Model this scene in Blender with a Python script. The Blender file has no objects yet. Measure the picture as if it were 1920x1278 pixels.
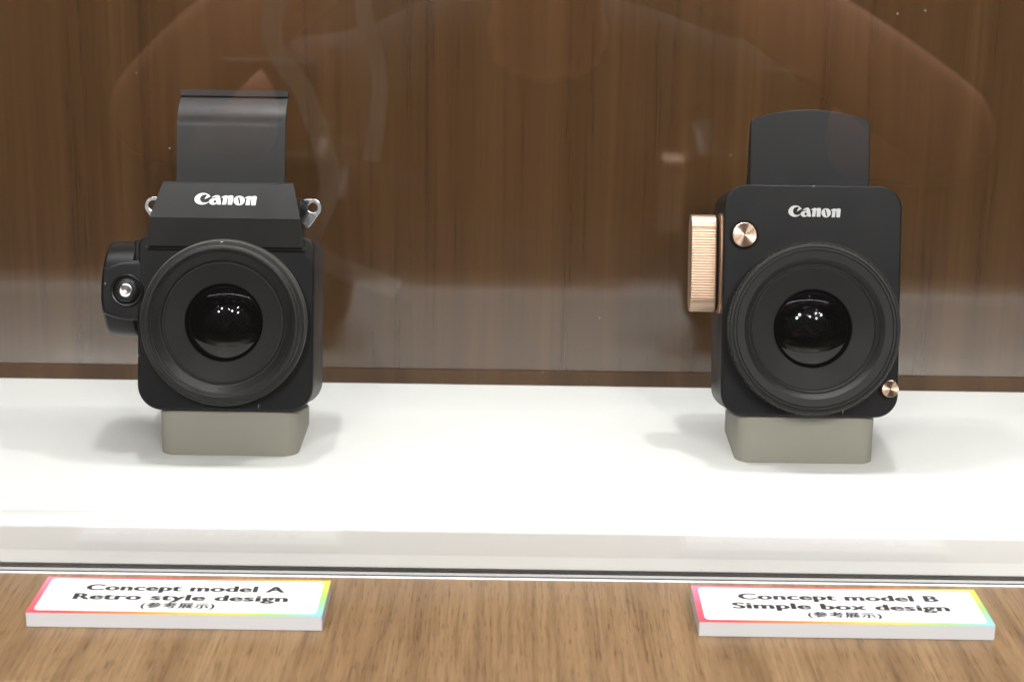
import bpy, bmesh, math, random
from math import sin, cos, pi, radians, sqrt
from mathutils import Vector, Matrix

random.seed(4)
scene = bpy.context.scene
COL = scene.collection

# ------------------------------------------------------------------ camera
EYE = Vector((0.0, 0.0, 0.2909))
cam_data = bpy.data.cameras.new("view")
cam = bpy.data.objects.new("view", cam_data)
COL.objects.link(cam)
cam.matrix_world = Matrix.Translation(EYE) @ Matrix.Rotation(radians(75.0), 4, 'X') @ Matrix.Rotation(0.0141, 4, 'Z')
cam_data.sensor_width = 36.0
cam_data.lens = 65.625
cam_data.clip_start = 0.01
cam_data.clip_end = 60.0
cam_data.dof.use_dof = True
cam_data.dof.focus_distance = 0.885
cam_data.dof.aperture_fstop = 15.0
scene.camera = cam

# ------------------------------------------------------------------ world: the dim exhibition hall, paler towards its ceiling
world = bpy.data.worlds.new("World")
scene.world = world
world.use_nodes = True
wn, wl = world.node_tree.nodes, world.node_tree.links
wn.clear()
w_out = wn.new("ShaderNodeOutputWorld")
w_bg = wn.new("ShaderNodeBackground")
w_tc = wn.new("ShaderNodeTexCoord")
w_sep = wn.new("ShaderNodeSeparateXYZ")
w_map = wn.new("ShaderNodeMapRange")
w_ramp = wn.new("ShaderNodeValToRGB")
wl.new(w_tc.outputs["Generated"], w_sep.inputs[0])
wl.new(w_sep.outputs[2], w_map.inputs[0])
w_map.inputs[1].default_value = -1.0
w_map.inputs[2].default_value = 1.0
wl.new(w_map.outputs[0], w_ramp.inputs[0])
e = w_ramp.color_ramp.elements
e[0].position, e[0].color = 0.0, (0.03, 0.027, 0.024, 1)
e[1].position, e[1].color = 1.0, (0.55, 0.56, 0.56, 1)
for p_, c_ in ((0.47, (0.035, 0.033, 0.032, 1)), (0.56, (0.10, 0.10, 0.10, 1)), (0.75, (0.32, 0.325, 0.32, 1))):
    k_ = e.new(p_)
    k_.color = c_
wl.new(w_ramp.outputs[0], w_bg.inputs[0])
w_bg.inputs[1].default_value = 0.45
wl.new(w_bg.outputs[0], w_out.inputs[0])


# ------------------------------------------------------------------ lamps
def lamp(name, kind, loc, energy, size, aim=None, color=(1, 1, 1), size_y=None, spread=None):
    d = bpy.data.lights.new(name, kind)
    d.energy = energy
    d.color = color
    if kind == 'AREA':
        d.size = size
        if size_y:
            d.shape = 'RECTANGLE'
            d.size_y = size_y
        if spread:
            d.spread = radians(spread)
    else:
        d.shadow_soft_size = size
    if kind == 'SPOT':
        d.spot_size = radians(spread or 80)
        d.spot_blend = 0.6
    o = bpy.data.objects.new(name, d)
    COL.objects.link(o)
    o.location = loc
    if aim is not None:
        o.rotation_euler = (Vector(aim) - Vector(loc)).to_track_quat('-Z', 'Y').to_euler()
    return o


NEUTRAL = (1.0, 0.985, 0.95)
COOL = (0.97, 0.99, 1.0)
# small spotlights in the roof of the case
for lx, le in ((-0.150, 5.4), (0.175, 6.4)):
    lamp("case_spotlight", 'SPOT', (lx, 0.905, 0.66), le, 0.010, (lx, 0.86, 0), NEUTRAL, spread=140)
# light strip along the upper back edge of the case
lamp("case_strip_light", 'AREA', (0.0, 0.965, 0.62), 2.0, 1.1, (0.0, 0.84, 0.0), COOL, 0.02, 150)
# bulb at the upper front edge of the case
lamp("case_front_bulb", 'POINT', (0.0, 0.69, 0.29), 0.20, 0.009, None, (1, 1, 1))
# broad luminous ceiling of the hall
lamp("hall_ceiling_light", 'AREA', (0.0, 0.1, 2.7), 5, 2.8, (0.0, 0.1, 0.0), NEUTRAL, 1.8)
# hall spotlights in front of the case: one added over the counter to brighten the reflected arms, then rows of track lights further back in the hall
for hx, hy, hz, he in ((0.10, 0.12, 1.40, 17), (-0.95, -1.3, 2.4, 30), (1.15, -1.2, 2.5, 36), (0.30, -2.6, 2.2, 40)):
    lamp("hall_or_fill_lamp", 'POINT', (hx, hy, hz), he, 0.075, None, NEUTRAL)
for hx, hy, hz in ((-0.5, -1.9, 3.3), (-0.42, -2.1, 3.3), (0.62, -1.7, 3.3), (0.72, -1.85, 3.3), (1.6, -0.9, 2.6), (-1.5, -0.8, 2.6), (-0.1, -3.4, 2.9), (0.02, -3.4, 2.9)):
    lamp("small_track_light", 'POINT', (hx, hy, hz), 9, 0.032, None, NEUTRAL)
for hx, hy, hz in ((-1.9, -2.5, 2.7), (-1.45, -2.55, 2.75), (-1.0, -2.9, 2.75), (-1.6, -3.6, 2.6), (1.05, -2.6, 2.75), (1.5, -2.5, 2.7), (1.9, -2.9, 2.7), (1.35, -3.7, 2.6)):
    lamp("track_light", 'POINT', (hx, hy, hz), 195, 0.06, None, NEUTRAL)

# ------------------------------------------------------------------ exposure
scene.view_settings.view_transform = 'Standard'
scene.view_settings.look = 'None'
scene.view_settings.exposure = 0.0
scene.view_settings.gamma = 1.0
scene.view_settings.use_curve_mapping = False
scene.cycles.use_denoising = True
scene.cycles.use_adaptive_sampling = False
scene.cycles.max_bounces = 10
scene.cycles.transparent_max_bounces = 24
scene.cycles.glossy_bounces = 6
scene.cycles.sample_clamp_indirect = 3.0


# ------------------------------------------------------------------ materials
def new_mat(name):
    m = bpy.data.materials.new(name)
    m.use_nodes = True
    return m, m.node_tree.nodes, m.node_tree.links, m.node_tree.nodes["Principled BSDF"]


def mapping(n, l, scale, coord="Object", loc=(0, 0, 0)):
    tc = n.new("ShaderNodeTexCoord")
    mp = n.new("ShaderNodeMapping")
    mp.inputs["Scale"].default_value = scale
    mp.inputs["Location"].default_value = loc
    l.new(tc.outputs[coord], mp.inputs[0])
    return mp


def noise(n, l, vec, scale, detail=4.0, rough=0.55, dist=0.0):
    t = n.new("ShaderNodeTexNoise")
    t.inputs["Scale"].default_value = scale
    t.inputs["Detail"].default_value = detail
    t.inputs["Roughness"].default_value = rough
    t.inputs["Distortion"].default_value = dist
    l.new(vec.outputs[0], t.inputs["Vector"])
    return t


def ramp(n, l, fac, stops):
    r = n.new("ShaderNodeValToRGB")
    el = r.color_ramp.elements
    el[0].position, el[0].color = stops[0][0], (*stops[0][1], 1)
    el[1].position, el[1].color = stops[-1][0], (*stops[-1][1], 1)
    for p, c in stops[1:-1]:
        k = el.new(p)
        k.color = (*c, 1)
    l.new(fac, r.inputs[0])
    return r


def mix(n, l, a, b, fac, mode='MIX'):
    m = n.new("ShaderNodeMix")
    m.data_type = 'RGBA'
    m.blend_type = mode
    for sock, v in ((m.inputs[0], fac), (m.inputs[6], a), (m.inputs[7], b)):
        if hasattr(v, "is_output"):
            l.new(v, sock)
        elif isinstance(v, tuple):
            sock.default_value = (*v, 1)
        else:
            sock.default_value = v
    return m.outputs[2]


def bump(n, l, bsdf, height, strength, dist):
    b = n.new("ShaderNodeBump")
    b.inputs["Strength"].default_value = strength
    b.inputs["Distance"].default_value = dist
    l.new(height, b.inputs["Height"])
    l.new(b.outputs[0], bsdf.inputs["Normal"])
    return b


def satin(name, color, rough, grain=0.0, grain_scale=2500.0, spec=0.5, scratches=False, metallic=0.0):
    m, n, l, b = new_mat(name)
    b.inputs["Base Color"].default_value = (*color, 1)
    b.inputs["Roughness"].default_value = rough
    b.inputs["Specular IOR Level"].default_value = spec
    b.inputs["Metallic"].default_value = metallic
    mp = mapping(n, l, (1, 1, 1))
    wear = noise(n, l, mp, 45.0, 5.0)
    rr = n.new("ShaderNodeMapRange")
    rr.inputs[1].default_value, rr.inputs[2].default_value = 0.3, 0.7
    rr.inputs[3].default_value, rr.inputs[4].default_value = rough * 0.88, rough * 1.12
    l.new(wear.outputs[0], rr.inputs[0])
    l.new(rr.outputs[0], b.inputs["Roughness"])
    if grain:
        g = noise(n, l, mp, grain_scale, 2.0)
        bump(n, l, b, g.outputs[0], grain, 0.0002)
    if scratches:
        # pale hairline scratches and lint, short and scattered
        mp2 = mapping(n, l, (1.0, 1.0, 0.28))
        mp2.inputs["Rotation"].default_value = (0, radians(62), 0)
        v = n.new("ShaderNodeTexVoronoi")
        v.inputs["Scale"].default_value = 170.0
        warp = noise(n, l, mp2, 90.0, 2.0)
        add = n.new("ShaderNodeVectorMath")
        add.operation = 'MULTIPLY_ADD'
        l.new(warp.outputs[1], add.inputs[0])
        add.inputs[1].default_value = (0.006, 0.006, 0.006)
        l.new(mp2.outputs[0], add.inputs[2])
        l.new(add.outputs[0], v.inputs["Vector"])
        lt = n.new("ShaderNodeMath")
        lt.operation = 'LESS_THAN'
        lt.inputs[1].default_value = 0.05
        l.new(v.outputs["Distance"], lt.inputs[0])
        pick = noise(n, l, mp, 70.0, 1.0)
        gt = n.new("ShaderNodeMath")
        gt.operation = 'GREATER_THAN'
        gt.inputs[1].default_value = 0.54
        l.new(pick.outputs[0], gt.inputs[0])
        mul = n.new("ShaderNodeMath")
        mul.operation = 'MULTIPLY'
        l.new(lt.outputs[0], mul.inputs[0])
        l.new(gt.outputs[0], mul.inputs[1])
        l.new(mix(n, l, color, (0.25, 0.25, 0.24), mul.outputs[0]), b.inputs["Base Color"])
    return m


def wood(name, dark, mid, light, line, rough, spec, axis, fine=1.0, seed=0.0, rings=0.5, pores=0.7, ring_freq=60.0, pore_scale=900.0, contrast=1.0, along=0.022, relief=0.12):
    """Straight veneer: grain runs along the given axis; colour drifts across it, with dark pores as short dashes."""
    m, n, l, b = new_mat(name)
    sc = [1.0, 1.0, 1.0]
    sc[axis] = along
    mp = mapping(n, l, tuple(sc), loc=(seed, seed * 0.3, seed * 0.7))
    band = noise(n, l, mp, 26.0 * fine, 3.0, 0.6, 0.25)
    base = ramp(n, l, band.outputs[0], ((0.30, dark), (0.5, mid), (0.72, light)))
    streak = noise(n, l, mp, 240.0 * fine, 3.0, 0.7, 0.4)
    st = ramp(n, l, streak.outputs[0], ((0.34, (1 - 0.38 * contrast, 1 - 0.40 * contrast, 1 - 0.42 * contrast)), (0.50, (0.98, 0.98, 0.98)), (0.7, (1 + 0.16 * contrast, 1 + 0.14 * contrast, 1 + 0.10 * contrast))))
    c1 = mix(n, l, base.outputs[0], st.outputs[0], 0.85, 'MULTIPLY')
    # annual rings: curved cathedral lines
    sc3 = [1.0, 1.0, 1.0]
    sc3[axis] = 0.045
    mp3 = mapping(n, l, tuple(sc3), loc=(seed * 1.7, 0.11, seed))
    big = noise(n, l, mp3, 5.5, 1.5, 0.45, 0.0)
    ml = n.new("ShaderNodeMath")
    ml.operation = 'MULTIPLY'
    ml.inputs[1].default_value = ring_freq
    l.new(big.outputs[0], ml.inputs[0])
    fr = n.new("ShaderNodeMath")
    fr.operation = 'FRACT'
    l.new(ml.outputs[0], fr.inputs[0])
    ring = ramp(n, l, fr.outputs[0], ((0.0, line), (0.16, (1, 1, 1)), (0.75, (1, 1, 1)), (1.0, line)))
    c2 = mix(n, l, c1, ring.outputs[0], rings, 'MULTIPLY')
    sc2 = [1.0, 1.0, 1.0]
    sc2[axis] = 0.055
    mp2 = mapping(n, l, tuple(sc2), loc=(0.3, seed, 0.2))
    pore = noise(n, l, mp2, pore_scale, 1.0, 0.5)
    pr = ramp(n, l, pore.outputs[0], ((0.30, line), (0.40, (1, 1, 1)), (1.0, (1, 1, 1))))
    c3 = mix(n, l, c2, pr.outputs[0], pores, 'MULTIPLY')
    l.new(c3, b.inputs["Base Color"])
    b.inputs["Roughness"].default_value = rough
    b.inputs["IOR"].default_value = spec
    if relief:
        bump(n, l, b, streak.outputs[0], relief, 0.0002)
    return m


M = {}
M['black'] = satin("black_paint", (0.0080, 0.0080, 0.0088), 0.34, 0.05, 3000, 0.20, scratches=True)
M['black_scratched'] = satin("scratched_black_paint", (0.0085, 0.0085, 0.0094), 0.35, 0.05, 3000, 0.20, scratches=True)
M['black_prism'] = satin("black_satin_paint", (0.0115, 0.0115, 0.0112), 0.46, 0.06, 2600, 0.34)
M['hood'] = satin("black_hood_paint", (0.0100, 0.0100, 0.0108), 0.44, 0.06, 2600, 0.26)
M['grained'] = satin("grained_black_leatherette", (0.016, 0.015, 0.014), 0.42, 0.5, 900)
M['black_gloss'] = satin("black_gloss_plastic", (0.007, 0.007, 0.008), 0.30, 0, 1, 0.35)
M['black_matt'] = satin("black_matt_lining", (0.008, 0.008, 0.008), 0.62, 0.05, 3000, 0.28)
M['black_ring'] = satin("black_anodised_metal", (0.014, 0.0135, 0.0125), 0.35, 0.03, 3000, 0.38)
M['knurl'] = satin("knurled_black_metal", (0.034, 0.032, 0.026), 0.36, 0.0, 1, 0.55)
M['ring_matt'] = satin("matt_black_barrel", (0.0115, 0.0115, 0.0115), 0.46, 0.04, 3000, 0.30)
M['void'] = satin("black_recess", (0.002, 0.002, 0.002), 0.7, 0, 1, 0.2)
M['riser'] = satin("grey_green_paint", (0.275, 0.264, 0.220), 0.55, 0.12, 1800)
M['plinth'] = satin("white_gloss_laminate", (0.765, 0.775, 0.76), 0.34, 0.0, 1, 0.45)
M['plinth_edge'] = satin("white_matt_edge", (0.90, 0.895, 0.885), 0.38)
M['white_print'] = satin("white_logo_print", (0.74, 0.74, 0.74), 0.4)
M['grey_print'] = satin("pale_grey_logo_print", (0.55, 0.55, 0.56), 0.4)
M['ink'] = satin("black_ink", (0.018, 0.018, 0.018), 0.5)
M['card'] = satin("white_card", (0.80, 0.80, 0.80), 0.42)
M['board'] = satin("grey_white_acrylic_edge", (0.40, 0.40, 0.41), 0.4)
M['shade_strip'] = satin("gap_shade_black", (0.010, 0.010, 0.010), 0.5)
M['highlight_white'] = satin("edge_highlight_white", (0.85, 0.85, 0.86), 0.3)
WALNUT = ((0.049, 0.0228, 0.0086), (0.067, 0.0325, 0.0124), (0.086, 0.0430, 0.0168), (0.70, 0.66, 0.62))
M['back_wood'] = wood("dark_walnut_laminate", *WALNUT, 0.085, 1.80, 2, 1.7, 3.1, 0.10, 0.10, 60.0, 1000.0, 0.50, 0.016, 0.0)
M['base_wood'] = wood("matt_walnut_laminate", *WALNUT, 0.5, 1.4, 2, 1.7, 3.1, 0.10, 0.10, 60.0, 1000.0, 0.50, 0.016, 0.0)
M['counter_wood'] = wood("brown_oak_laminate", (0.166, 0.094, 0.042), (0.200, 0.118, 0.055), (0.236, 0.146, 0.072), (0.45, 0.38, 0.32), 0.34, 1.5, 1, 3.3, 8.3, 0.42, 0.62, 34.0, 1300.0, 1.0, 0.026)


def metal(name, color, rough, aniso=0.0, axis='Y'):
    m, n, l, b = new_mat(name)
    b.inputs["Base Color"].default_value = (*color, 1)
    b.inputs["Metallic"].default_value = 1.0
    b.inputs["Roughness"].default_value = rough
    mp = mapping(n, l, (1, 1, 1))
    g = noise(n, l, mp, 900.0, 3.0)
    rr = n.new("ShaderNodeMapRange")
    rr.inputs[3].default_value, rr.inputs[4].default_value = rough * 0.8, rough * 1.2
    l.new(g.outputs[0], rr.inputs[0])
    l.new(rr.outputs[0], b.inputs["Roughness"])
    if aniso:
        b.inputs["Anisotropic"].default_value = aniso
        t = n.new("ShaderNodeTangent")
        t.direction_type = 'RADIAL'
        t.axis = axis
        l.new(t.outputs[0], b.inputs["Tangent"])
    return m


M['gold'] = metal("rose_gold_metal", (0.63, 0.46, 0.345), 0.44)
M['gold_spun'] = metal("spun_rose_gold", (0.68, 0.48, 0.355), 0.30, 0.93, 'Y')
M['gold_side'] = metal("dark_rose_gold", (0.46, 0.28, 0.18), 0.4)
M['silver'] = metal("polished_steel", (0.62, 0.62, 0.65), 0.24)
M['silver_spun'] = metal("turned_steel", (0.85, 0.85, 0.87), 0.30, 0.7, 'Y')


def clear_glass(name, ior, tint=(1, 1, 1), gloss=(1, 1, 1), dust=False):
    """Thin clear sheet: mirror reflection by Fresnel, everything else passes straight through."""
    m, n, l, b = new_mat(name)
    n.remove(b)
    out = n["Material Output"]
    tr = n.new("ShaderNodeBsdfTransparent")
    tr.inputs[0].default_value = (*tint, 1)
    gl = n.new("ShaderNodeBsdfGlossy")
    gl.inputs["Roughness"].default_value = 0.0
    gl.inputs["Color"].default_value = (*gloss, 1)
    fz = n.new("ShaderNodeFresnel")
    fz.inputs["IOR"].default_value = ior
    ms = n.new("ShaderNodeMixShader")
    l.new(fz.outputs[0], ms.inputs[0])
    l.new(tr.outputs[0], ms.inputs[1])
    l.new(gl.outputs[0], ms.inputs[2])
    last = ms
    if dust:
        df = n.new("ShaderNodeBsdfDiffuse")
        df.inputs[0].default_value = (0.75, 0.73, 0.70, 1)
        mp = mapping(n, l, (1, 1, 1))
        v = n.new("ShaderNodeTexVoronoi")
        v.inputs["Scale"].default_value = 72.0
        l.new(mp.outputs[0], v.inputs["Vector"])
        # every cell gets its own speck size, most of them none at all
        pw = n.new("ShaderNodeMath")
        pw.operation = 'POWER'
        pw.inputs[1].default_value = 2.0
        l.new(v.outputs["Color"], pw.inputs[0])
        sz = n.new("ShaderNodeMath")
        sz.operation = 'MULTIPLY'
        sz.inputs[1].default_value = 0.027
        l.new(pw.outputs[0], sz.inputs[0])
        lt = n.new("ShaderNodeMath")
        lt.operation = 'LESS_THAN'
        l.new(v.outputs["Distance"], lt.inputs[0])
        l.new(sz.outputs[0], lt.inputs[1])
        haze = n.new("ShaderNodeMath")
        haze.operation = 'MULTIPLY_ADD'
        haze.inputs[1].default_value = 0.55
        haze.inputs[2].default_value = 0.002
        l.new(lt.outputs[0], haze.inputs[0])
        m2 = n.new("ShaderNodeMixShader")
        l.new(haze.outputs[0], m2.inputs[0])
        l.new(ms.outputs[0], m2.inputs[1])
        l.new(df.outputs[0], m2.inputs[2])
        last = m2
    l.new(last.outputs[0], out.inputs["Surface"])
    return m


M['pane'] = clear_glass("clear_case_glass", 1.52, (0.995, 0.998, 0.995), dust=True)


def dark_lens(name, through, gloss):
    """dark coated lens glass: a weak mirror image, and a dim view of what lies deeper"""
    m, n, l, b = new_mat(name)
    n.remove(b)
    tr = n.new("ShaderNodeBsdfTransparent")
    tr.inputs[0].default_value = (*through, 1)
    gl = n.new("ShaderNodeBsdfGlossy")
    gl.inputs["Roughness"].default_value = 0.035
    gl.inputs["Color"].default_value = (*gloss, 1)
    ad = n.new("ShaderNodeAddShader")
    l.new(tr.outputs[0], ad.inputs[0])
    l.new(gl.outputs[0], ad.inputs[1])
    l.new(ad.outputs[0], n["Material Output"].inputs["Surface"])
    return m


M['lens_glass'] = dark_lens("coated_lens_glass", (0.030, 0.031, 0.032), (0.038, 0.038, 0.038))
M['lens_inner'] = dark_lens("inner_lens_glass", (0.35, 0.36, 0.37), (0.42, 0.42, 0.40))
M['lens_deep'] = dark_lens("deep_lens_glass", (0.0, 0.0, 0.0), (0.90, 0.90, 0.86))


def rainbow():
    m, n, l, b = new_mat("rainbow_printed_card")
    tc = n.new("ShaderNodeTexCoord")
    sp = n.new("ShaderNodeSeparateXYZ")
    l.new(tc.outputs["Generated"], sp.inputs[0])
    ma = n.new("ShaderNodeMath")
    ma.operation = 'MULTIPLY_ADD'
    ma.inputs[1].default_value = -0.37 / 1.37
    ma.inputs[2].default_value = 0.37 / 1.37
    l.new(sp.outputs[1], ma.inputs[0])
    mb = n.new("ShaderNodeMath")
    mb.operation = 'MULTIPLY_ADD'
    mb.inputs[1].default_value = 1 / 1.37
    l.new(sp.outputs[0], mb.inputs[0])
    l.new(ma.outputs[0], mb.inputs[2])
    r = ramp(n, l, mb.outputs[0], ((0.0, (0.66, 0.21, 0.33)), (0.14, (0.64, 0.11, 0.17)), (0.34, (0.64, 0.05, 0.06)), (0.52, (0.66, 0.21, 0.05)),
                                   (0.66, (0.66, 0.43, 0.07)), (0.76, (0.56, 0.52, 0.07)), (0.87, (0.30, 0.54, 0.17)), (1.0, (0.23, 0.50, 0.62))))
    l.new(r.outputs[0], b.inputs["Base Color"])
    b.inputs["Roughness"].default_value = 0.35
    return m


M['rainbow'] = rainbow()


# ------------------------------------------------------------------ object helpers
def link(name, me, mat, parent=None, smooth=None):
    o = bpy.data.objects.new(name, me)
    COL.objects.link(o)
    if mat is not None:
        me.materials.append(mat)
    if parent is not None:
        o.parent = parent
    if smooth is not None:
        me.shade_smooth()
        me.set_sharp_from_angle(angle=radians(smooth))
        for pg in me.polygons:  # broad caps stay flat
            if len(pg.vertices) > 4:
                pg.use_smooth = False
    return o


def finish(bm, name, mat, parent=None, smooth=32):
    bmesh.ops.recalc_face_normals(bm, faces=bm.faces[:])
    me = bpy.data.meshes.new(name)
    bm.to_mesh(me)
    bm.free()
    return link(name, me, mat, parent, smooth)


def thing(name, label, cat, loc, rot=(0, 0, 0), group=None):
    o = bpy.data.objects.new(name, None)
    o.empty_display_size = 0.02
    COL.objects.link(o)
    o.location = loc
    o.rotation_euler = rot
    return tag(o, label, cat, group)


def tag(o, label, cat, group=None):
    o['label'] = label
    o['category'] = cat
    if group:
        o['group'] = group
    return o


MM = 0.001


def P(u, n, w):
    """millimetres in a camera's own frame: u right, n towards the viewer, w up"""
    return Vector((u * MM, -n * MM, w * MM))


def rrect(u0, u1, w0, w1, r, seg=10):
    """rounded rectangle outline; r = radii of bottom-left, bottom-right, top-right, top-left"""
    if not isinstance(r, (tuple, list)):
        r = (r,) * 4
    pts = []
    for (cu, cw, a0, rr) in ((u0, w0, 180, r[0]), (u1, w0, 270, r[1]), (u1, w1, 0, r[2]), (u0, w1, 90, r[3])):
        x = cu + rr * (1 if cu == u0 else -1)
        y = cw + rr * (1 if cw == w0 else -1)
        for k in range(seg + 1):
            a = radians(a0 + 90 * k / seg)
            pts.append((x + rr * cos(a), y + rr * sin(a)))
    return pts


def inset(pts, d):
    n = len(pts)
    out = []
    for i in range(n):
        x, y = pts[i]
        j, k = i - 1, (i + 1) % n
        while (Vector(pts[j]) - Vector(pts[i])).length < 1e-6:
            j -= 1
        while (Vector(pts[k]) - Vector(pts[i])).length < 1e-6:
            k = (k + 1) % n
        t1 = (Vector(pts[i]) - Vector(pts[j])).normalized()
        t2 = (Vector(pts[k]) - Vector(pts[i])).normalized()
        n1, n2 = Vector((-t1.y, t1.x)), Vector((-t2.y, t2.x))
        b = (n1 + n2)
        b = b / max(0.25, b.dot(n1)) if b.length > 1e-6 else n1
        out.append((x + b.x * d, y + b.y * d))
    return out


def loft(bm, loops, cap0=True, cap1=True):
    vs = [[bm.verts.new(p) for p in lp] for lp in loops]
    n = len(vs[0])
    for a, b in zip(vs, vs[1:]):
        for i in range(n):
            bm.faces.new((a[i], a[(i + 1) % n], b[(i + 1) % n], b[i]))
    if cap0:
        bm.faces.new(vs[0])
    if cap1:
        bm.faces.new(vs[-1])
    return vs


def slab(bm, pts, n0, n1, bev=0.6, bev_back=0.0, seg=3):
    """outline in u,w extruded from n0 (back) to n1 (front), with rounded front and back edges"""
    loops = []
    if bev_back:
        for k in range(seg + 1):
            a = pi / 2 * k / seg
            q = inset(pts, bev_back * (1 - sin(a)))
            loops.append([P(u, n0 + bev_back * (1 - cos(a)), w) for u, w in q])
    else:
        loops.append([P(u, n0, w) for u, w in pts])
    if bev:
        for k in range(seg + 1):
            a = pi / 2 * k / seg
            q = inset(pts, bev * (1 - cos(a)))
            loops.append([P(u, n1 - bev * (1 - sin(a)), w) for u, w in q])
    else:
        loops.append([P(u, n1, w) for u, w in pts])
    loft(bm, loops)


def lathe(bm, prof, cu, cw, seg=128, axis='n', cap0=False, cap1=False, teeth=None):
    """prof: (radius, along, toothed?) pairs turned about an axis through (cu, cw); axis n (towards viewer) or u (sideways; cu, cw are then n, w of the axis)"""
    loops = []
    for p in prof:
        r, t = p[0], p[1]
        depth = p[2] if len(p) > 2 else 0.0
        lp = []
        for k in range(seg):
            a = 2 * pi * k / seg
            rr = r - (depth if (teeth and (k % 2)) else 0.0)
            if axis == 'n':
                lp.append(P(cu + rr * cos(a), t, cw + rr * sin(a)))
            else:
                lp.append(P(t, cu + rr * cos(a), cw + rr * sin(a)))
        loops.append(lp)
    loft(bm, loops, cap0, cap1)


def box(bm, x0, x1, y0, y1, z0, z1):
    v = [bm.verts.new((x, y, z)) for z in (z0, z1) for x, y in ((x0, y0), (x1, y0), (x1, y1), (x0, y1))]
    for f in ((0, 3, 2, 1), (4, 5, 6, 7), (0, 1, 5, 4), (1, 2, 6, 5), (2, 3, 7, 6), (3, 0, 4, 7)):
        bm.faces.new([v[i] for i in f])
    return v


def bevel_all(bm, w, seg=2):
    bmesh.ops.bevel(bm, geom=bm.edges[:], offset=w, segments=seg, affect='EDGES', profile=0.5)


# ------------------------------------------------------------------ lettering
def curve_to_mesh(cu, name, mat, parent):
    o = bpy.data.objects.new(name, cu)
    COL.objects.link(o)
    dg = bpy.context.evaluated_depsgraph_get()
    me = bpy.data.meshes.new_from_object(o.evaluated_get(dg))
    bpy.data.objects.remove(o)
    me.name = name
    me.materials.clear()
    return link(name, me, mat, parent)


def smooth_poly(pts, sub=5):
    """closed outline through the points; a third entry marks a corner"""
    n = len(pts)
    out = []
    for i in range(n):
        p0, p1, p2, p3 = (pts[(i + k - 1) % n] for k in range(4))
        a = Vector(p1[:2])
        b = Vector(p2[:2])
        m1 = (b - Vector(p0[:2])) * 0.5 if len(p1) < 3 else (b - a)
        m2 = (Vector(p3[:2]) - a) * 0.5 if len(p2) < 3 else (b - a)
        for k in range(sub):
            t = k / sub
            out.append(a * (2 * t**3 - 3 * t**2 + 1) + m1 * (t**3 - 2 * t**2 + t) + b * (-2 * t**3 + 3 * t**2) + m2 * (t**3 - t**2))
    return out


LOGO_C = [(395, 362, 1), (462, 334), (530, 302), (537, 286, 1), (500, 252), (440, 220), (360, 205), (280, 215), (210, 250), (160, 305), (140, 365), (155, 420),
          (200, 465), (270, 500), (340, 508), (420, 495), (480, 465), (527, 428, 1), (500, 434), (455, 452), (400, 460), (345, 448), (300, 412), (280, 362),
          (290, 310), (325, 270), (380, 248), (430, 247), (464, 258, 1), (436, 292)]
LOGO_A = [(570, 318, 1), (620, 290), (680, 264), (725, 260), (765, 275), (790, 308), (812, 400), (832, 498, 1), (732, 500, 1), (716, 472, 1), (690, 490), (640, 508),
          (580, 500), (535, 472), (517, 430), (530, 388), (575, 357), (635, 343), (692, 350, 1), (682, 325), (650, 316), (600, 322)]
LOGO_N = [(820, 312, 1), (880, 280), (940, 263), (972, 270), (984, 284), (1010, 272), (1060, 260), (1105, 266), (1128, 292), (1122, 390), (1112, 498, 1), (1002, 498, 1),
          (1001, 420), (998, 335), (987, 320), (976, 335), (970, 420), (960, 498, 1), (858, 498, 1), (868, 410), (878, 325, 1)]


def ellipse(cx, cy, rx, ry, k=36):
    return [Vector((cx + rx * cos(2 * pi * i / k), cy + ry * sin(2 * pi * i / k))) for i in range(k)]


def logo(parent, mat, width_mm, place):
    """brand lettering with a hooked capital and heavy waisted small letters; place = matrix from the letter plane to the camera's frame"""
    cu = bpy.data.curves.new("logo_lettering", 'CURVE')
    cu.dimensions = '2D'
    cu.fill_mode = 'BOTH'
    cu.extrude = 0.00006
    loops = [smooth_poly(LOGO_C), smooth_poly(LOGO_A), ellipse(668, 425, 36, 37), smooth_poly(LOGO_N), ellipse(1287, 390, 143, 122),
             smooth_poly([(1248, 318), (1262, 303), (1284, 308), (1325, 460), (1310, 476), (1288, 472)]),
             smooth_poly([(p[0] + 599, p[1] + 8) + tuple(p[2:]) for p in LOGO_N])]
    s = width_mm * MM / 1588.0
    for lp in loops:
        sp = cu.splines.new('POLY')
        sp.points.add(len(lp) - 1)
        for pt, v in zip(sp.points, lp):
            pt.co = ((v.x - 932) * s, -(v.y - 365) * s * 1.14, 0, 1)
        sp.use_cyclic_u = True
    o = curve_to_mesh(cu, "logo_lettering", mat, parent)
    o.data.transform(place)
    return o


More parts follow.
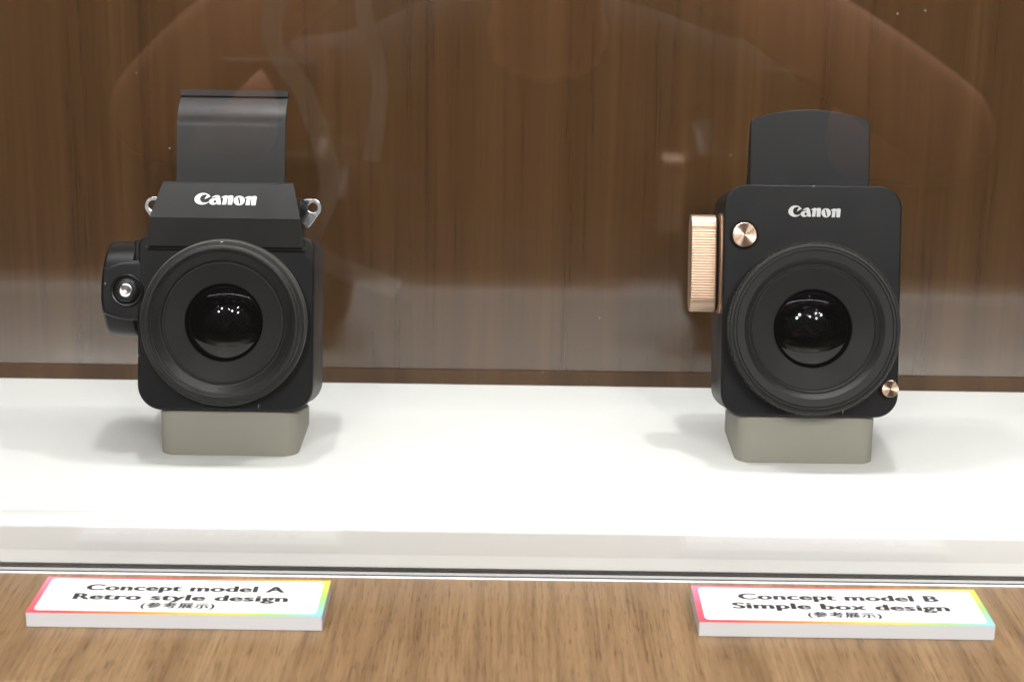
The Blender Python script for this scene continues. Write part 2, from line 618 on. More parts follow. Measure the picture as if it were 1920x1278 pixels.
def text(body, width, cap, bold, name, mat, parent, x, y, z, thick=0.00003):
    """line of heavy grotesque lettering lying flat, centred on x, scaled to the width and capital height given (metres)"""
    cu = bpy.data.curves.new(name, 'FONT')
    cu.body = body
    cu.size = 1.0
    cu.align_x = 'CENTER'
    cu.space_character = 1.06
    o = curve_to_mesh(cu, name, mat, parent)
    bm = bmesh.new()
    bm.from_mesh(o.data)
    base_faces = bm.faces[:]
    for k in range(1, 13):  # heavier strokes: the letter thickened outwards in eight directions, each a hair above the last
        a = 2 * pi * k / 12
        g = bmesh.ops.duplicate(bm, geom=base_faces)["geom"]
        bmesh.ops.translate(bm, vec=(bold * cos(a), 0.58 * bold * sin(a), 0.0000025 * k), verts=[v for v in g if isinstance(v, bmesh.types.BMVert)])
    bm.to_mesh(o.data)
    bm.free()
    vs = [v.co for v in o.data.vertices]
    x0, x1 = min(v.x for v in vs), max(v.x for v in vs)
    sx = width / (x1 - x0)
    sy = cap / (0.72 + 2 * bold)
    o.data.transform(Matrix.Translation((x - sx * (x0 + x1) / 2, y, z)) @ Matrix.Diagonal((sx, sy, 1, 1)))
    return o


# ================================================================== the setting
bm = bmesh.new()
box(bm, -1.1, 1.1, 0.9935, 1.0135, -0.06, 0.62)
back = finish(bm, "back_wall", M['back_wood'], None, 30)
back['kind'] = 'structure'
bm = bmesh.new()
box(bm, -1.1, 1.1, 0.9920, 0.9934, -0.02, 0.0080)
finish(bm, "baseboard", M['base_wood'], back, 30)
back['label'] = "dark brown walnut panel behind the cameras"
bm = bmesh.new()
box(bm, -1.1, 1.1, 0.6475, 0.9930, -0.0584, -0.0184)
bevel_all(bm, 0.0025, 3)
counter = finish(bm, "counter", M['counter_wood'], None, 30)
counter['kind'] = 'structure'
counter['label'] = "light brown wood counter in front of the glass"

# white plinth the cameras stand on
plinth = thing("display_plinth", "long glossy white plinth under both cameras behind the glass", "plinth", (0, 0.878, -0.0184))
bm = bmesh.new()
box(bm, -1.05, 1.05, 0.7645 - 0.878, 0.9918 - 0.878, 0.0002, 0.0184)
bevel_all(bm, 0.0006, 2)
finish(bm, "shelf", M['plinth'], plinth, 30)
bm = bmesh.new()
box(bm, -1.05, 1.05, 0.7634 - 0.878, 0.7830 - 0.878, 0.0170, 0.0188)
bevel_all(bm, 0.0003, 2)
finish(bm, "front_strip", M['card'], plinth, 30)
bm = bmesh.new()
box(bm, -1.05, 1.05, 0.7630 - 0.878, 0.7643 - 0.878, 0.0022, 0.0184)
bevel_all(bm, 0.0002, 2)
finish(bm, "fascia", M['plinth_edge'], plinth, 30)
bm = bmesh.new()
reflection_prof = [(0.76295, 0.0076), (0.7617, 0.0022), (0.76295, 0.0022)]  # sloped strip added to imitate the pale reflection low on the fascia
loft(bm, [[Vector((x_, y_ - 0.878, z_)) for y_, z_ in reflection_prof] for x_ in (-1.05, 1.05)])
finish(bm, "reflection_strip", M['plinth_edge'], plinth, None)

# front glass; strips at its foot imitate edge highlights and the dark gap
pane = thing("glass_pane", "clear front glass of the showcase, standing between plinth and wood counter", "glass", (0, 0.7575, -0.0184))
bm = bmesh.new()
box(bm, -1.05, 1.05, -0.0022, 0.0022, 0.0004, 0.72)
finish(bm, "sheet", M['pane'], pane, None)
bm = bmesh.new()
box(bm, -1.05, 1.05, 0.0026, 0.0041, 0.0001, 0.0019)
finish(bm, "shade_strip", M['shade_strip'], pane, None)  # black strip in place of the shaded groove between glass and plinth
bm = bmesh.new()
box(bm, -1.05, 1.05, -0.0004, 0.0019, 0.0001, 0.0009)
finish(bm, "edge_highlight", M['highlight_white'], pane, None)  # white strip put in for the bright line of the polished glass edge
bm = bmesh.new()
box(bm, -1.05, 1.05, -0.0016, -0.0006, 0.0001, 0.0006)
finish(bm, "shade_strip", M['shade_strip'], pane, None)  # dark line between the two edge highlights, as a black strip
bm = bmesh.new()
box(bm, -1.05, 1.05, -0.0031, -0.0023, 0.0001, 0.0007)
finish(bm, "edge_highlight", M['highlight_white'], pane, None)  # second glass edge highlight, drawn as a white strip

# ================================================================== risers
TILT = radians(13.0)


def riser(x0, x1, y0, y1, zf, label):
    t = thing("display_riser", label, "riser", ((x0 + x1) / 2, (y0 + y1) / 2, 0), group="grey risers under the cameras")
    hx, hy = (x1 - x0) / 2, (y1 - y0) / 2
    ol = rrect(-hx, hx, -hy, hy, 0.0072, 10)
    bm = bmesh.new()
    z_at = lambda y: zf - (y + hy) * math.tan(TILT)
    lo = [Vector((a, b, 0.0001)) for a, b in ol]
    l1 = [Vector((a, b, z_at(b) - 0.0016)) for a, b in ol]
    l2 = [Vector((a, b, z_at(b) - 0.0008)) for a, b in inset(ol, 0.0006)]
    loft(bm, [lo, l1, l2])
    finish(bm, "block", M['riser'], t, 35)
    return t


riser(-0.1705, -0.1036, 0.8628, 0.9225, 0.0232, "low grey-green block holding up the camera with silver lugs")
riser(0.1098, 0.1768, 0.8634, 0.9215, 0.0244, "low grey-green block holding up the camera with rose gold dial")


# ================================================================== lens pieces shared by both cameras
def dome(bm, R, a, n_edge, cu, cw, rings=14, seg=72):
    """spherical cap of aperture radius a whose rim lies at n_edge, bulging towards the viewer"""
    s = sqrt(R * R - a * a)
    prof = []
    for k in range(rings + 1):
        ang = math.asin(a / R) * (1 - k / rings)
        prof.append((max(R * sin(ang), 0.02), n_edge + R * cos(ang) - s))
    lathe(bm, prof, cu, cw, seg, cap1=True)


def lens_stack(parent, cu, cw, a, n_edge):
    bm = bmesh.new()
    dome(bm, 34.0, a + 0.25, n_edge - 1.5, cu, cw)
    finish(bm, "front_element", M['lens_glass'], parent, 60)
    bm = bmesh.new()
    dome(bm, 62.0, a - 0.6, n_edge - 3.2, cu, cw)
    finish(bm, "inner_element", M['lens_inner'], parent, 60)
    bm = bmesh.new()
    dome(bm, 95.0, a - 1.0, n_edge - 4.0, cu, cw)
    finish(bm, "inner_element", M['lens_deep'], parent, 60)
    bm = bmesh.new()
    lathe(bm, [(a + 0.25, n_edge - 0.2), (a + 0.2, 0.1)], cu, cw, 96, cap1=True)
    finish(bm, "inner_tube", M['void'], parent, 60)


# ================================================================== camera with folding hood, prism front and silver lugs
A_POS = Vector((-0.1381, 0.8610, 0.0233))
camA = thing("display_camera", "black retro camera with sloped prism front, silver strap lugs and a round side grip", "camera", A_POS, (-TILT, 0, 0),
             "concept cameras on risers")
bm = bmesh.new()
slab(bm, rrect(-42.3, 42.3, 0.0, 84.0, (12, 12, 5, 5), 12), -7.0, 0.0, 1.0, 0.0)
finish(bm, "front_plate", M['black'], camA, 35)
bm = bmesh.new()
slab(bm, rrect(-41.9, 41.9, 0.4, 83.4, (11.6, 11.6, 7, 7), 12), -56.0, -7.05, 0.0, 6.0, 5)
finish(bm, "body", M['grained'], camA, 35)
# prism housing: side view profile swept across, narrowing upwards
bm = bmesh.new()
secs = [(2.2, 79.4, 37.7), (3.4, 79.0, 37.8), (5.2, 92.6, 36.0), (4.7, 93.9, 35.7), (-3.6, 109.4, 31.6), (-4.9, 110.2, 31.2), (-9.5, 110.2, 31.2)]
ring_l = [P(-hw, n, w) for n, w, hw in secs] + [P(-33.0, -9.5, 80.0)]
ring_r = [P(hw, n, w) for n, w, hw in secs] + [P(33.0, -9.5, 80.0)]
loft(bm, [ring_l, ring_r])
bmesh.ops.bevel(bm, geom=[e_ for e_ in bm.edges if abs(e_.verts[0].co.x - e_.verts[1].co.x) < 0.01 and e_.calc_face_angle(0) > 0.6], offset=0.0008, segments=2, affect='EDGES')
finish(bm, "prism_housing", M['black_prism'], camA, 28)
bm = bmesh.new()
slab(bm, rrect(-33.2, 33.2, 80.0, 107.6, (2, 2, 12, 12), 10), -52.0, -9.6, 0.5, 8.0, 5)
finish(bm, "finder_block", M['black'], camA, 35)
# near-black bar painted in for the shadow gap under the prism, two screw heads
bm = bmesh.new()
slab(bm, rrect(-38.3, 38.3, 77.2, 79.3, 0.8, 4), 0.02, 1.6, 0.4)
finish(bm, "gap_shade_bar", M['void'], camA, 35)
for su in (-37.6, 37.4):
    bm = bmesh.new()
    lathe(bm, [(1.0, 0.5), (1.0, 1.9), (0.7, 2.3), (0.05, 2.4)], su, 78.4, 20, cap1=True)
    finish(bm, "screw", M['black_ring'], camA, 35)
# folding hood: sheet curving back to a lipped top edge
bm = bmesh.new()
prof = [(-20.0, 108.0), (-20.0, 138.0)]
for k in range(1, 13):
    t = k / 12
    prof.append((-20.0 - 10.5 * t ** 1.8, 138.0 + 15.5 * t))
lip = [(prof[-1][0] + 0.9, 154.0), (prof[-1][0] + 0.9, 156.9)]
front = prof + lip
back_ = [(n - 2.6, w) for n, w in prof] + [(lip[0][0] - 3.2, 154.4), (lip[1][0] - 3.2, 157.0)]
outline = front + back_[::-1]
loft(bm, [[P(-27.8, n, w) for n, w in outline], [P(25.4, n, w) for n, w in outline]])
finish(bm, "folding_hood", M['hood'], camA, 24)


# strap lugs: bent steel plates with an eyelet
def lug(side):
    bm = bmesh.new()
    cu, cw, rh, ro = 39.1, 99.0, 2.45, 4.4
    # outline, from the inner top corner clockwise seen from the front
    ol = [(32.6, 103.0), (35.0, 103.2), (cu, cw + ro)]
    for k in range(1, 10):
        a = radians(90 - 13 * k)
        ol.append((cu + ro * cos(a), cw + ro * sin(a)))
    ol += [(37.2, 88.9), (36.4, 89.2), (32.8, 92.6)]
    nseg = 48
    outer = []
    # sample the outline by angle about the eyelet so that it bridges to the hole
    for k in range(nseg):
        a = 2 * pi * k / nseg
        d = Vector((cos(a), sin(a)))
        best = None
        for i in range(len(ol)):
            p, q = Vector(ol[i]), Vector(ol[(i + 1) % len(ol)])
            e1 = q - p
            den = d.x * e1.y - d.y * e1.x
            if abs(den) < 1e-9:
                continue
            r = p - Vector((cu, cw))
            t = (r.x * e1.y - r.y * e1.x) / den
            s = (r.x * d.y - r.y * d.x) / den
            if t > 0 and -1e-6 <= s <= 1 + 1e-6:
                best = t if best is None else max(best, t)
        best = best or ro
        outer.append((cu + d.x * best, cw + d.y * best))
    hole = [(cu + rh * cos(2 * pi * k / nseg), cw + rh * sin(2 * pi * k / nseg)) for k in range(nseg)]

    def bend(u):  # the inner third folds back to the housing
        return -21.0 - max(0.0, 35.5 - u) * 0.5

    def pts(o2, dn):
        return [P(side * u, bend(u) + dn, w) for u, w in o2]
    lps = [pts(hole, -0.6), pts(hole, 0.35), pts(inset(hole, -0.25), 0.6), pts(inset(outer, 0.25), 0.6), pts(outer, 0.35), pts(outer, -0.6)]
    vs = loft(bm, lps, False, False)
    n = nseg
    for i in range(n):
        bm.faces.new((vs[-1][i], vs[-1][(i + 1) % n], vs[0][(i + 1) % n], vs[0][i]))
    bmesh.ops.remove_doubles(bm, verts=bm.verts[:], dist=1e-6)
    return finish(bm, "strap_lug", M['silver'], camA, 40)


lug(1)
lug(-1)

# round side grip (drum lying across) with the shutter plate in front
bm = bmesh.new()
lathe(bm, [(9.0, -60.6), (20.0, -60.6), (21.8, -60.1), (23.0, -58.9), (23.4, -57.2), (23.4, -46.0), (22.0, -44.6), (20.0, -44.4), (20.0, -41.5)], -24.0, 57.8, 96, 'u', True, True)
finish(bm, "side_grip", M['black'], camA, 30)
bm = bmesh.new()
slab(bm, [(-59.6, 46.4), (-55.0, 44.4), (-49.0, 43.0), (-42.6, 42.8), (-41.0, 44.4), (-40.2, 70.4), (-41.0, 71.6), (-42.6, 72.0), (-50.0, 71.8), (-55.0, 70.2), (-59.6, 68.2), (-60.4, 60.0), (-60.5, 53.0)],
     -24.0, 0.0, 1.6, 0.0, 4)
finish(bm, "shutter_plate", M['black_gloss'], camA, 30)
bm = bmesh.new()
lathe(bm, [(8.2, -0.6), (8.0, 0.9), (7.4, 1.5), (6.7, 1.3), (6.4, 0.2), (6.0, -0.4)], -47.5, 57.4, 64)
finish(bm, "button_collar", M['black_gloss'], camA, 40)
bm = bmesh.new()
lathe(bm, [(5.9, -0.5), (5.8, 1.8), (5.1, 2.9), (4.0, 3.3), (3.3, 3.1)], -47.5, 57.4, 64, cap1=True)
sb = finish(bm, "shutter_button", M['black_gloss'], camA, 40)
bm = bmesh.new()
lathe(bm, [(3.2, 2.6), (3.15, 3.7), (2.7, 4.1), (1.6, 3.9), (0.9, 3.5), (0.05, 3.4)], -47.5, 57.4, 48, cap1=True)
finish(bm, "button_cap", M['silver_spun'], sb, 40)
# hinge bracket between grip and body
bm = bmesh.new()
slab(bm, rrect(-45.0, -41.8, 70.0, 82.0, 1.5, 4), -24.0, -4.0, 0.8)
finish(bm, "grip_bracket", M['black_gloss'], camA, 35)

# lens
CU, CW = -0.1, 42.7
bm = bmesh.new()
lathe(bm, [(36.5, -0.5), (36.5, 1.6), (38.6, 1.8), (39.4, 2.2), (39.4, 3.0), (38.4, 3.2), (38.4, 7.9), (38.9, 8.1), (38.9, 9.0), (38.3, 9.4), (37.7, 9.5), (37.7, 9.9), (38.2, 10.0), (38.0, 11.0), (37.4, 11.1), (37.4, 11.5), (37.9, 11.6), (37.5, 12.5), (37.0, 12.6),
           (36.9, 13.2), (36.2, 13.9), (35.4, 14.0), (34.7, 13.6), (34.5, 12.9), (34.2, 12.4), (33.7, 12.2), (33.5, 11.4), (30.2, 8.4), (29.8, 8.3), (29.6, 7.3), (29.2, 7.1), (28.9, 7.6), (28.3, 7.6),
           (28.1, 7.0), (27.6, 6.9), (19.0, 5.2), (18.6, 4.6)], CU, CW, 160)
lensA = finish(bm, "lens_barrel", M['ring_matt'], camA, 26)
bm = bmesh.new()
lathe(bm, [(38.5, 3.3), (40.0, 3.4, 0.0), (40.0, 3.5, 0.85), (40.0, 5.5, 0.85), (40.0, 5.6, 0.0), (39.7, 6.2), (38.5, 6.3)], CU, CW, 400, teeth=True)
finish(bm, "aperture_ring", M['knurl'], lensA, 20)
bm = bmesh.new()
lathe(bm, [(38.5, 6.6), (39.4, 6.7, 0.0), (39.4, 6.8, 0.45), (39.4, 7.8, 0.45), (39.4, 7.9, 0.0), (38.4, 8.0)], CU, CW, 400, teeth=True)
finish(bm, "focus_ring", M['knurl'], lensA, 20)
bm = bmesh.new()
lathe(bm, [(28.2, 7.08), (19.05, 5.26)], CU, CW, 128)
finish(bm, "inner_bezel", M['black_matt'], lensA, 30)
bm = bmesh.new()
a_ = radians(91)
box(bm, -0.55, 0.55, -0.45, 0.45, -0.2, 0.2)
bmesh.ops.transform(bm, matrix=Matrix.Translation((0, 0, 0)) @ Matrix.Diagonal((MM, MM, MM, 1)), verts=bm.verts[:])
bmesh.ops.translate(bm, vec=P(CU - 0.6, 9.4, CW + 38.5), verts=bm.verts[:])
finish(bm, "index_mark", M['white_print'], lensA, None)
lens_stack(lensA, CU, CW, 18.6, 4.4)

# lettering on the slope
sl_n = Vector((0.0, -(109.4 - 93.9), 8.3)).normalized()
sl_w = Vector((0, 8.3, 15.5)).normalized()
mid_ = P(-0.5, 0.55 + 0.12, 101.65) + sl_n * 0.00008
place = Matrix(((1, 0, 0, mid_.x), (0, sl_w.y, sl_n.y, mid_.y), (0, sl_w.z, sl_n.z, mid_.z), (0, 0, 0, 1)))
logo(camA, M['white_print'], 29.8, place)

# ================================================================== box camera with rose gold controls
B_POS = Vector((0.1438, 0.8610, 0.0245))
camB = thing("display_camera", "black box camera with rounded corners, flat finder hood, rose gold dial and buttons", "camera", B_POS, (-TILT, 0, 0),
             "concept cameras on risers")
bm = bmesh.new()
slab(bm, rrect(-42.8, 42.8, 0.0, 111.2, 11.0, 14), -5.0, 0.0, 0.9, 0.0)
finish(bm, "front_plate", M['black_scratched'], camB, 35)
bm = bmesh.new()
slab(bm, rrect(-42.5, 42.5, 0.3, 110.8, 10.8, 14), -52.0, -5.3, 0.4, 5.0, 5)
finish(bm, "body", M['black'], camB, 35)
# finder hood: front plate with an arched top and two side flaps that widen downwards
bm = bmesh.new()
ol = [(-29.3, 106.0), (29.3, 106.0), (29.1, 141.5)]
for k in range(1, 6):
    a = radians(18 * k * 0.8)
    ol.append((25.6 + 3.5 * cos(a), 141.5 + 3.2 * sin(a)))
for k in range(1, 24):
    u = 26.0 - 52.0 * k / 24
    ol.append((u, 148.6 - 4.2 * (u / 26.5) ** 2))
for k in range(5, 0, -1):
    a = radians(18 * k * 0.8)
    ol.append((-25.6 - 3.5 * cos(a), 141.5 + 3.2 * sin(a)))
ol.append((-29.1, 141.5))
slab(bm, ol, -15.2, -13.0, 0.5, 0.5)
hood = finish(bm, "finder_hood", M['black_scratched'], camB, 30)
for s_ in (-1, 1):
    bm = bmesh.new()
    tri = [(-15.3, 141.0), (-17.0, 141.0), (-29.0, 111.0), (-29.0, 107.0), (-15.3, 107.0)]
    loft(bm, [[P(s_ * 28.9, n, w) for n, w in tri], [P(s_ * 27.6, n, w) for n, w in tri]])
    finish(bm, "side_flap", M['black'], hood, 30)

# winding wheel on the side: rounded block with a knurled, slightly bowed front
def wheel_profile(n_front, n_back, cw, h, r, teeth=0, depth=0.32):
    """closed outline in n,w"""
    pts = []
    bow = lambda w: n_front - 2.2 * ((w - cw) / h) ** 2
    y_end = h - r
    if teeth:
        step = 2 * (y_end + 0.6) / teeth
        for k in range(teeth):
            w0 = cw - y_end - 0.6 + k * step
            for f, d in ((0.0, depth), (0.16, depth), (0.34, 0.06), (0.55, 0.0), (0.76, 0.06), (0.94, depth)):
                pts.append((bow(w0 + f * step) - d, w0 + f * step))
    else:
        for k in range(13):
            w0 = cw - y_end + 2 * y_end * k / 12
            pts.append((bow(w0), w0))
    n_c = bow(cw + y_end)
    for k in range(1, 11):
        a = radians(9 * k)
        pts.append((n_c - r + r * cos(a), cw + y_end + r * sin(a)))
    for k in range(0, 9):
        a = radians(90 + 11.25 * k)
        pts.append((n_back + r + r * cos(a), cw + y_end + r * sin(a)))
    for k in range(0, 9):
        a = radians(180 + 11.25 * k)
        pts.append((n_back + r + r * cos(a), cw - y_end + r * sin(a)))
    for k in range(0, 10):
        a = radians(270 + 9 * k)
        pts.append((n_c - r + r * cos(a), cw - y_end + r * sin(a)))
    return pts


def side_block(bm, pts, u0, u1, bev):
    loops = []
    for u, d in ((u0, bev), (u0 + bev * 0.3, bev * 0.3), (u0 + bev, 0.0), (u1 - bev, 0.0), (u1 - bev * 0.3, bev * 0.3), (u1, bev)):
        loops.append([P(u, n, w) for n, w in (inset(pts, d) if d else pts)])
    loft(bm, loops)


bm = bmesh.new()
side_block(bm, wheel_profile(-11.5, -28.0, 73.3, 23.8, 7.0, 27), -57.0, -44.6, 0.5)
dial = finish(bm, "winding_wheel", M['gold'], camB, 20)
bm = bmesh.new()
side_block(bm, wheel_profile(-12.6, -27.0, 73.3, 23.0, 6.5), -44.55, -43.5, 0.1)
finish(bm, "gap_ring", M['void'], dial, 30)
bm = bmesh.new()
side_block(bm, wheel_profile(-3.0, -27.0, 73.3, 24.2, 6.5), -43.45, -42.45, 0.25)
finish(bm, "wheel_base", M['gold_side'], dial, 30)

# release button in a dark well
bm = bmesh.new()
lathe(bm, [(7.15, -0.2), (7.15, 0.06), (6.9, 0.12), (6.2, 0.10)], -32.9, 87.1, 64)
lathe(bm, [(6.2, 0.06), (0.05, 0.06)], -32.9, 87.1, 64)
finish(bm, "button_well", M['void'], camB, 40)
bm = bmesh.new()
lathe(bm, [(5.85, 0.2), (5.85, 2.3), (5.55, 2.6)], -32.9, 87.1, 96, cap1=True)
finish(bm, "release_button", M['gold_spun'], camB, 40)
bm = bmesh.new()
lathe(bm, [(2.0, -0.4), (2.0, 2.6), (4.0, 2.7), (4.05, 4.2), (3.85, 4.4)], 38.1, 14.2, 96, cap1=True)
finish(bm, "small_knob", M['gold_spun'], camB, 40)

# lens
CU, CW = 0.25, 42.6
bm = bmesh.new()
lathe(bm, [(37.0, -0.5), (37.0, 1.4), (38.4, 1.6), (38.4, 5.6), (39.6, 5.8), (40.6, 6.0), (40.6, 10.4), (40.2, 10.9), (39.2, 11.0), (39.1, 10.2), (38.65, 10.2), (38.55, 11.0), (37.7, 11.0), (37.6, 10.2), (37.15, 10.2), (37.05, 11.0),
           (33.6, 10.8), (33.2, 10.5), (31.2, 8.2), (31.1, 7.5), (30.7, 7.5), (30.5, 7.8), (29.6, 7.2), (29.4, 6.6), (29.1, 6.7), (19.1, 5.0), (18.7, 4.4)], CU, CW, 160)
lensB = finish(bm, "lens_barrel", M['ring_matt'], camB, 26)
bm = bmesh.new()
lathe(bm, [(40.5, 6.4), (41.7, 6.6, 1.1), (41.7, 9.9, 1.1), (41.0, 10.6, 0.5), (40.5, 10.5)], CU, CW, 420, teeth=True)
finish(bm, "knurled_ring", M['knurl'], lensB, 20)
bm = bmesh.new()
lathe(bm, [(29.0, 6.74), (19.15, 5.06)], CU, CW, 128)
finish(bm, "inner_bezel", M['black_matt'], lensB, 30)
lens_stack(lensB, CU, CW, 18.7, 4.2)

place = Matrix.Translation(P(0.65, 0.08, 98.6)) @ Matrix.Rotation(radians(90), 4, 'X')
logo(camB, M['grey_print'], 25.1, place)


# ================================================================== caption signs lying on the counter
def sign(cx, line1, w1, line2, w2, label):
    W, D, H = 0.1195, 0.0375, 0.0066
    t = thing("caption_sign", label, "sign", (cx, 0.7165, -0.0184), group="caption signs on the counter")
    bm = bmesh.new()
    box(bm, -W / 2, W / 2, -D / 2, D / 2, 0.0001, H - 0.0003)
    bevel_all(bm, 0.0002, 1)
    finish(bm, "board", M['board'], t, 30)
    bm = bmesh.new()
    box(bm, -W / 2, W / 2, -D / 2, D / 2, H - 0.00028, H)
    pr = finish(bm, "printed_border", M['rainbow'], t, None)
    bm = bmesh.new()
    b_ = 0.0020
    ol = rrect(-W / 2 + b_ + 0.0006, W / 2 - b_ - 0.0006, -D / 2 + b_ + 0.0001, D / 2 - b_, 0.0022, 6)
    loft(bm, [[Vector((a, b, H - 0.00001)) for a, b in ol], [Vector((a, b, H + 0.00006)) for a, b in ol]])
    finish(bm, "white_panel", M['card'], pr, None)
    z = H + 0.0001
    text(line1, w1, 0.0071, 0.049, "lettering", M['ink'], t, 0.0005, 0.0047, z)
    text(line2, w2, 0.0071, 0.049, "lettering", M['ink'], t, 0.0, -0.0050, z)
    text("(参考展示)", 0.0302, 0.0050, 0.042, "lettering", M['ink'], t, 0.0002, -0.0127, z)
    return t


sign(-0.1348, "Concept model A", 0.0828, "Retro style design", 0.0885, "white caption sign with rainbow border reading Concept model A Retro style design")
sign(0.1368, "Concept model B", 0.0835, "Simple box design", 0.0895, "white caption sign with rainbow border reading Concept model B Simple box design")


# ================================================================== the photographer, seen only as a faint reflection in the glass
def skin_figure(name, joints, bones, radii, mat, parent=None, levels=2):
    keys = list(joints)
    me = bpy.data.meshes.new(name)
    me.from_pydata([joints[k] for k in keys], [(keys.index(a), keys.index(b)) for a, b in bones], [])
    o = link(name, me, mat, parent)
    sk = o.modifiers.new("skin", 'SKIN')
    sk.use_smooth_shade = True
    lay = me.skin_vertices[0].data
    for i, k in enumerate(keys):
        r = radii[k]
        lay[i].radius = r if isinstance(r, tuple) else (r, r)
        lay[i].use_root = (i == 0)
    sb_ = o.modifiers.new("smooth", 'SUBSURF')
    sb_.levels = sb_.render_levels = levels
    dg = bpy.context.evaluated_depsgraph_get()
    baked = bpy.data.meshes.new_from_object(o.evaluated_get(dg))
    o.modifiers.clear()
    o.data = baked
    baked.name = name
    baked.shade_smooth()
    if not baked.materials:
        baked.materials.append(mat)
    return o


M['skin'] = satin("skin", (0.74, 0.34, 0.22), 0.5)
M['shirt'] = satin("dark_shirt_cloth", (0.02, 0.02, 0.024), 0.9)
M['hair'] = satin("dark_hair", (0.012, 0.010, 0.009), 0.5)
M['strap'] = satin("grey_webbing", (0.45, 0.45, 0.44), 0.6)

J = {'pelvis': (0.03, -0.40, -0.50), 'waist': (0.03, -0.38, -0.30), 'chest': (0.03, -0.35, -0.02), 'neck': (0.03, -0.27, 0.15), 'jaw': (0.02, -0.20, 0.22), 'skull': (0.02, -0.185, 0.31), 'crown': (0.02, -0.20, 0.37)}
R_ = {'pelvis': (0.11, 0.08), 'waist': (0.10, 0.07), 'chest': (0.10, 0.07), 'neck': 0.050, 'jaw': 0.062, 'skull': 0.085, 'crown': 0.06}
BN = [('pelvis', 'waist'), ('waist', 'chest'), ('chest', 'neck'), ('neck', 'jaw'), ('jaw', 'skull'), ('skull', 'crown')]
for nm, sg, elbow in (('l', -1, (-0.335, -0.13, 0.045)), ('r', 1, (0.41, -0.13, 0.035))):
    J.update({nm + 'shoulder': (0.03 + sg * 0.19, -0.33, 0.04), nm + 'elbow': elbow, nm + 'fore': (sg * 0.25 + (0.02 if sg > 0 else 0), -0.095, 0.125), nm + 'wrist': (sg * 0.125, -0.085, 0.215), nm + 'palm': (sg * 0.092, -0.07, 0.25)})
    R_.update({nm + 'shoulder': 0.062, nm + 'elbow': 0.046, nm + 'fore': 0.044, nm + 'wrist': 0.029, nm + 'palm': (0.036, 0.020)})
    BN += [('chest', nm + 'shoulder'), (nm + 'shoulder', nm + 'elbow'), (nm + 'elbow', nm + 'fore'), (nm + 'fore', nm + 'wrist'), (nm + 'wrist', nm + 'palm')]
    for q, (dz, ln) in enumerate(((0.030, 0.95), (0.010, 1.05), (-0.010, 1.0), (-0.028, 0.8))):
        a0, b0, c0 = f'{nm}f{q}a', f'{nm}f{q}b', f'{nm}f{q}c'
        J.update({a0: (sg * 0.079, -0.045, 0.258 + dz), b0: (sg * 0.066, -0.030 , 0.262 + dz * 1.1), c0: (sg * (0.066 - 0.026 * ln), -0.027, 0.262 + dz * 1.1)})
        R_.update({a0: 0.010, b0: 0.009, c0: 0.0075})
        BN += [(nm + 'palm', a0), (a0, b0), (b0, c0)]
    J.update({nm + 't0': (sg * 0.075, -0.088, 0.272), nm + 't1': (sg * 0.050, -0.092, 0.282)})
    R_.update({nm + 't0': 0.012, nm + 't1': 0.009})
    BN += [(nm + 'palm', nm + 't0'), (nm + 't0', nm + 't1')]
person = skin_figure("person", J, BN, R_, M['skin'])
tag(person, "person in a dark short sleeved shirt holding a camera up, faintly reflected in the glass", "person")
SJ = {k: J[k] for k in ('pelvis', 'waist', 'chest', 'lshoulder', 'rshoulder')}
SJ['collar'] = (0.03, -0.285, 0.135)
for nm in 'lr':
    a, b = Vector(J[nm + 'shoulder']), Vector(J[nm + 'elbow'])
    SJ[nm + 'sleeve'] = tuple(a.lerp(b, 0.62))
skin_figure("shirt", SJ, [('pelvis', 'waist'), ('waist', 'chest'), ('chest', 'collar'), ('chest', 'lshoulder'), ('chest', 'rshoulder'), ('lshoulder', 'lsleeve'), ('rshoulder', 'rsleeve')],
            {'pelvis': (0.17, 0.13), 'waist': (0.16, 0.12), 'chest': (0.19, 0.15), 'lshoulder': 0.078, 'rshoulder': 0.078, 'collar': 0.085, 'lsleeve': 0.064, 'rsleeve': 0.064}, M['shirt'], person)
skin_figure("hair", {'a': (0.02, -0.215, 0.32), 'b': (0.02, -0.215, 0.375), 'c': (0.02, -0.16, 0.395)}, [('a', 'b'), ('b', 'c')], {'a': 0.086, 'b': 0.075, 'c': 0.05}, M['hair'], person)
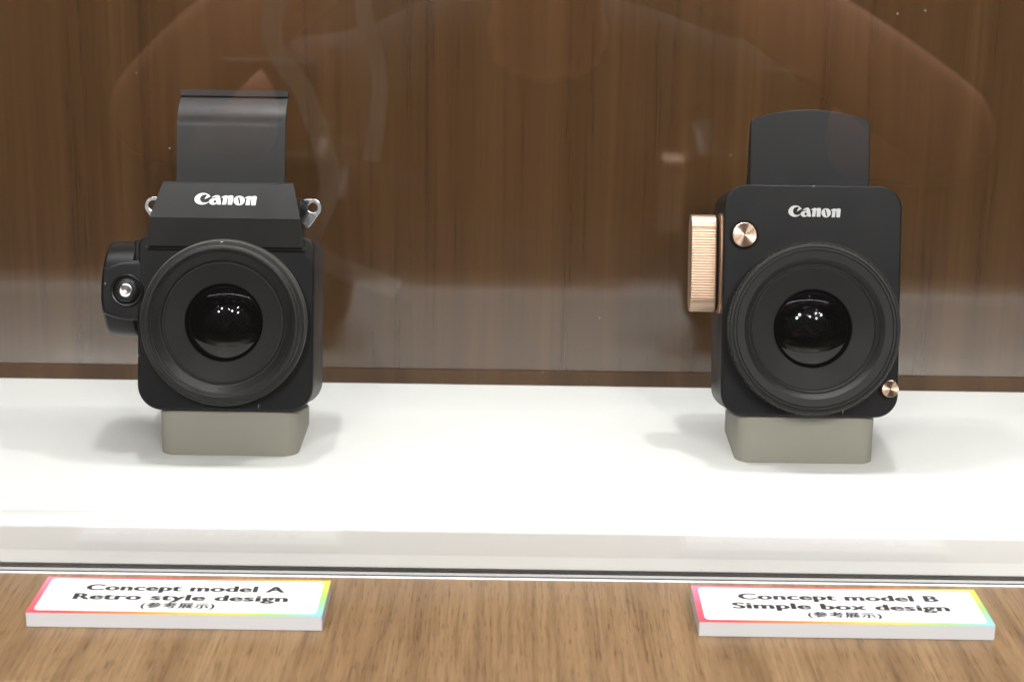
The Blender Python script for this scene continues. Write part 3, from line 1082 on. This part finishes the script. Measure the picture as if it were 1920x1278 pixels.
# the camera in the photographer's hands, with its strap hanging in two loops
hand_cam = thing("handheld_camera", "black camera with pale grey strap, held by the person reflected in the glass", "camera", (0, -0.075, 0.25))
bm = bmesh.new()
box(bm, -0.062, 0.062, -0.02, 0.02, -0.005, 0.085)
bevel_all(bm, 0.008, 3)
finish(bm, "body", M['black'], hand_cam, 40)
bm = bmesh.new()
for_l = []
for r, y in ((0.030, 0.018), (0.034, 0.024), (0.034, 0.050), (0.031, 0.052), (0.026, 0.046)):
    for_l.append([Vector((r * cos(2 * pi * k / 48), y, 0.0409 + r * sin(2 * pi * k / 48))) for k in range(48)])
loft(bm, for_l)
finish(bm, "lens_barrel", M['black'], hand_cam, 30)


def strap(points, width):
    bm = bmesh.new()
    pts = []
    n = len(points)
    for i in range(n - 1):
        p0, p1, p2, p3 = (Vector(points[max(0, min(n - 1, i + k - 1))]) for k in range(4))
        for t in [k / 8 for k in range(8)]:
            pts.append(0.5 * ((2 * p1) + (p2 - p0) * t + (2 * p0 - 5 * p1 + 4 * p2 - p3) * t * t + (3 * p1 - p0 - 3 * p2 + p3) * t**3))
    pts.append(Vector(points[-1]))
    loops = []
    for i, p in enumerate(pts):
        t = (pts[min(i + 1, len(pts) - 1)] - pts[max(i - 1, 0)]).normalized()
        s_ = t.cross(Vector((0, 1, 0))).normalized()
        loops.append([p + s_ * width / 2 + Vector((0, 0.0007, 0)), p - s_ * width / 2 + Vector((0, 0.0007, 0)), p - s_ * width / 2 - Vector((0, 0.0007, 0)), p + s_ * width / 2 - Vector((0, 0.0007, 0))])
    loft(bm, loops)
    return finish(bm, "strap", M['strap'], hand_cam, 40)


strap([(-0.064, 0.0, 0.07), (-0.12, 0.03, 0.0), (-0.20, 0.045, -0.10), (-0.172, 0.045, -0.17), (-0.155, 0.04, -0.24), (-0.17, 0.03, -0.30), (-0.10, 0.0, -0.34)], 0.017)
strap([(-0.062, 0.004, 0.075), (-0.10, 0.035, 0.02), (-0.125, 0.05, -0.08), (-0.112, 0.05, -0.15), (-0.12, 0.04, -0.22)], 0.014)
